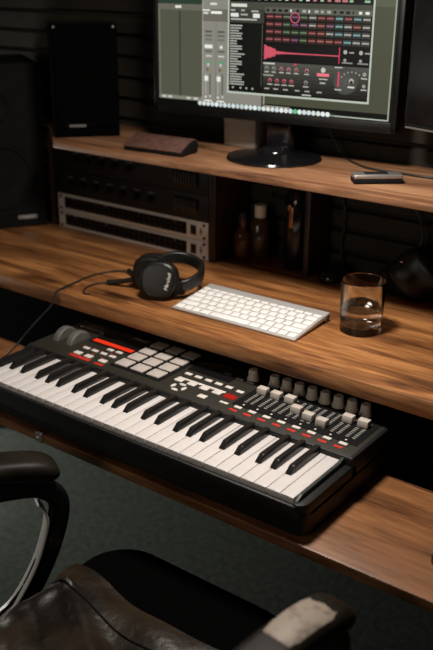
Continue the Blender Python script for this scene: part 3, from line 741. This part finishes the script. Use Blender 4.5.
# seat cushion: rounded slab
sq = rrect(390, 500, 80, 8)
b = MB(); t_ = bmesh.new(); rings = []
for sc_, zz in ((.90, -312), (.98, -300), (1.0, -270), (1.0, -240), (.98, -218), (.94, -208), (.8, -204), (.4, -204)):
    rings.append([t_.verts.new((528+p[0]*sc_, -246+p[1]*sc_, zz)) for p in sq])
n = len(sq)
for A_, B_ in zip(rings, rings[1:]):
    for i in range(n): t_.faces.new((A_[i], A_[(i+1) % n], B_[(i+1) % n], B_[i]))
t_.faces.new(rings[0][::-1]); t_.faces.new(rings[-1]); bmesh.ops.recalc_face_normals(t_, faces=t_.faces[:])
obj('seat', b._add(t_), M['fabric'], ch, True, 'deep black seat cushion')
def lf(a, c_):
    x0 = 333; x = x0+a*372; y0 = -122-26*a+6*math.sin(a*9); y = y0-c_*330
    zz = -194+4*math.exp(-((c_-.10)/.07)**2)*(1-.3*a)
    px, py = x-378, y+168
    zz += 6*math.exp(-(px*px+py*py)/(2*38*38))
    dl = abs((x-378)*.62+(y+168)*1.0)/1.18; zz += 6*math.exp(-(dl/16)**2)*(1 if x > 378 else .2)
    dl2 = abs((x-378)*1.0-(y+168)*.35)/1.06; zz += 9*math.exp(-(dl2/14)**2)*(1 if y < -168 else 0)
    zz += 2.5*math.sin(x*.045+y*.03)+2*math.sin(x*.02-y*.06)
    zz -= 26*max(0, (378-x)/45)**1.3*min(1, max(0, (-150-y)/60))
    zz += 3.5*abs(math.sin(x*.035+y*.055))*min(1, max(0, (-190-y)/60))
    if a < .05: zz -= (.05-a)/.05*26
    return Vector((x, y, zz))
obj('leather_cover', MB()._add(grid_surface(lf, 60, 60, 9)), M['leather'], ch, True, 'creased worn brown leather cover lying on the seat')
sm = [lf(i/24, .17)+Vector((0, 0, 1)) for i in range(25)]
obj('seam', MB().tube(sm, 1.5, 6, 2), M['matte'], ch, True, 'raised dark seam')
# backrest behind
bp_ = rrect(380, 330, 70, 8)
b = MB().prism(bp_, lambda p, h: (528+p[0], h+(p[1])*-.12, -60+p[1]), -640, -585, 12)
obj('backrest', b, M['leather'], ch, True)
obj('back_bracket', MB().box((508, -640, -330), (548, -600, -120), 6), M['black'], ch, True)
obj('back_bracket', MB().box((508, -640, -345), (548, -400, -320), 6), M['black'], ch, True)
def arm(o_, d_, s_, label, worn):
    d_ = Vector((*d_, 0)).normalized(); o_ = Vector(o_); nrm = Vector((d_.y, -d_.x, 0))*s_
    P = lambda t_, z_, n_=0: o_+d_*t_+nrm*n_+Vector((0, 0, z_-o_.z))
    # closed loop strap (front sweep shown in the photo)
    path = [P(-150, -52), (P(-70, -50)), P(-25, -56), P(2, -78), P(2, -118), P(-22, -190), P(-62, -262), P(-110, -300), P(-160, -316)]
    obj('arm_loop', MB().sweep(path, rrect(34, 19, 7), up=tuple(nrm), smooth=6), M['gloss'], ch, True, 'curved black arm loop')
    pin = [P(-30, -80), P(-19, -98), P(-18, -125), P(-40, -194), P(-80, -262), P(-118, -290)]
    obj('arm_trim', MB().sweep(pin, rrect(30, 3.5, 1.5), up=tuple(nrm.cross(Vector((0, 0, 1))) if False else tuple(nrm)), smooth=6) if False else MB().sweep(pin, [(a, b_) for b_, a in rrect(28, 4, 1.5)], up=tuple(nrm), smooth=6), M['face'], ch, True, 'silver inner trim of the arm loop')
    pad = [P(-270, -26), P(-255, -16), P(-180, -8), P(-90, -8), P(-30, -16), P(-6, -28), P(2, -38)]
    obj('armrest', MB().sweep(pad, rrect(62, 34, 15, 5), smooth=6, scale=[.6, .95, 1, 1, 1, .85, .45]), M['armpad'], ch, True, 'rounded black arm pad')
    if worn:  # this arm gets a pale mottled strip along the pad top
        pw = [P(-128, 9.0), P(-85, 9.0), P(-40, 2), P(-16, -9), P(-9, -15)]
        obj('pale_patch', MB().sweep(pw, [(a, b_) for a, b_ in ((-22, -4), (22, -4), (24, -1.2), (20, 1.4), (0, 2.2), (-20, 1.4), (-24, -1.2))], smooth=6, scale=[.9, .98, .98, .85, .7]), M['palepad'], ch, True, 'pale mottled top of the arm pad')
    return
arm((315, -123, -20), (.52, .85), 1, 'left', False)
arm((838, -140, -20), (.10, .99), -1, 'right', True)
obj('arm_bracket', MB().box((250, -330, -328), (870, -270, -316), 3), M['black'], ch, True)
obj('gas_column', MB().cyl((528, -270, -560), 26, 232, 24), M['black'], ch, True)
for i in range(5):
    a = 2*math.pi*i/5+.3; d_ = Vector((math.cos(a), math.sin(a), 0)); c0 = Vector((528, -270, 0))
    obj('base_spoke', MB().sweep([c0+Vector((0, 0, -560)), c0+d_*150+Vector((0, 0, -572)), c0+d_*290+Vector((0, 0, -604))], rrect(44, 30, 8), smooth=4, scale=[1, .85, .6]), M['black'], ch, True)
    q = c0+d_*285+Vector((0, 0, -FL+27)); m_ = Matrix.Translation(q) @ Matrix.Rotation(a, 4, 'Z') @ Matrix.Rotation(math.pi/2, 4, 'X')
    obj('caster', MB().lathe([(0, -20), (24, -20), (27, -16), (27, 16), (24, 20), (0, 20)], 24, m_), M['black'], ch, True)
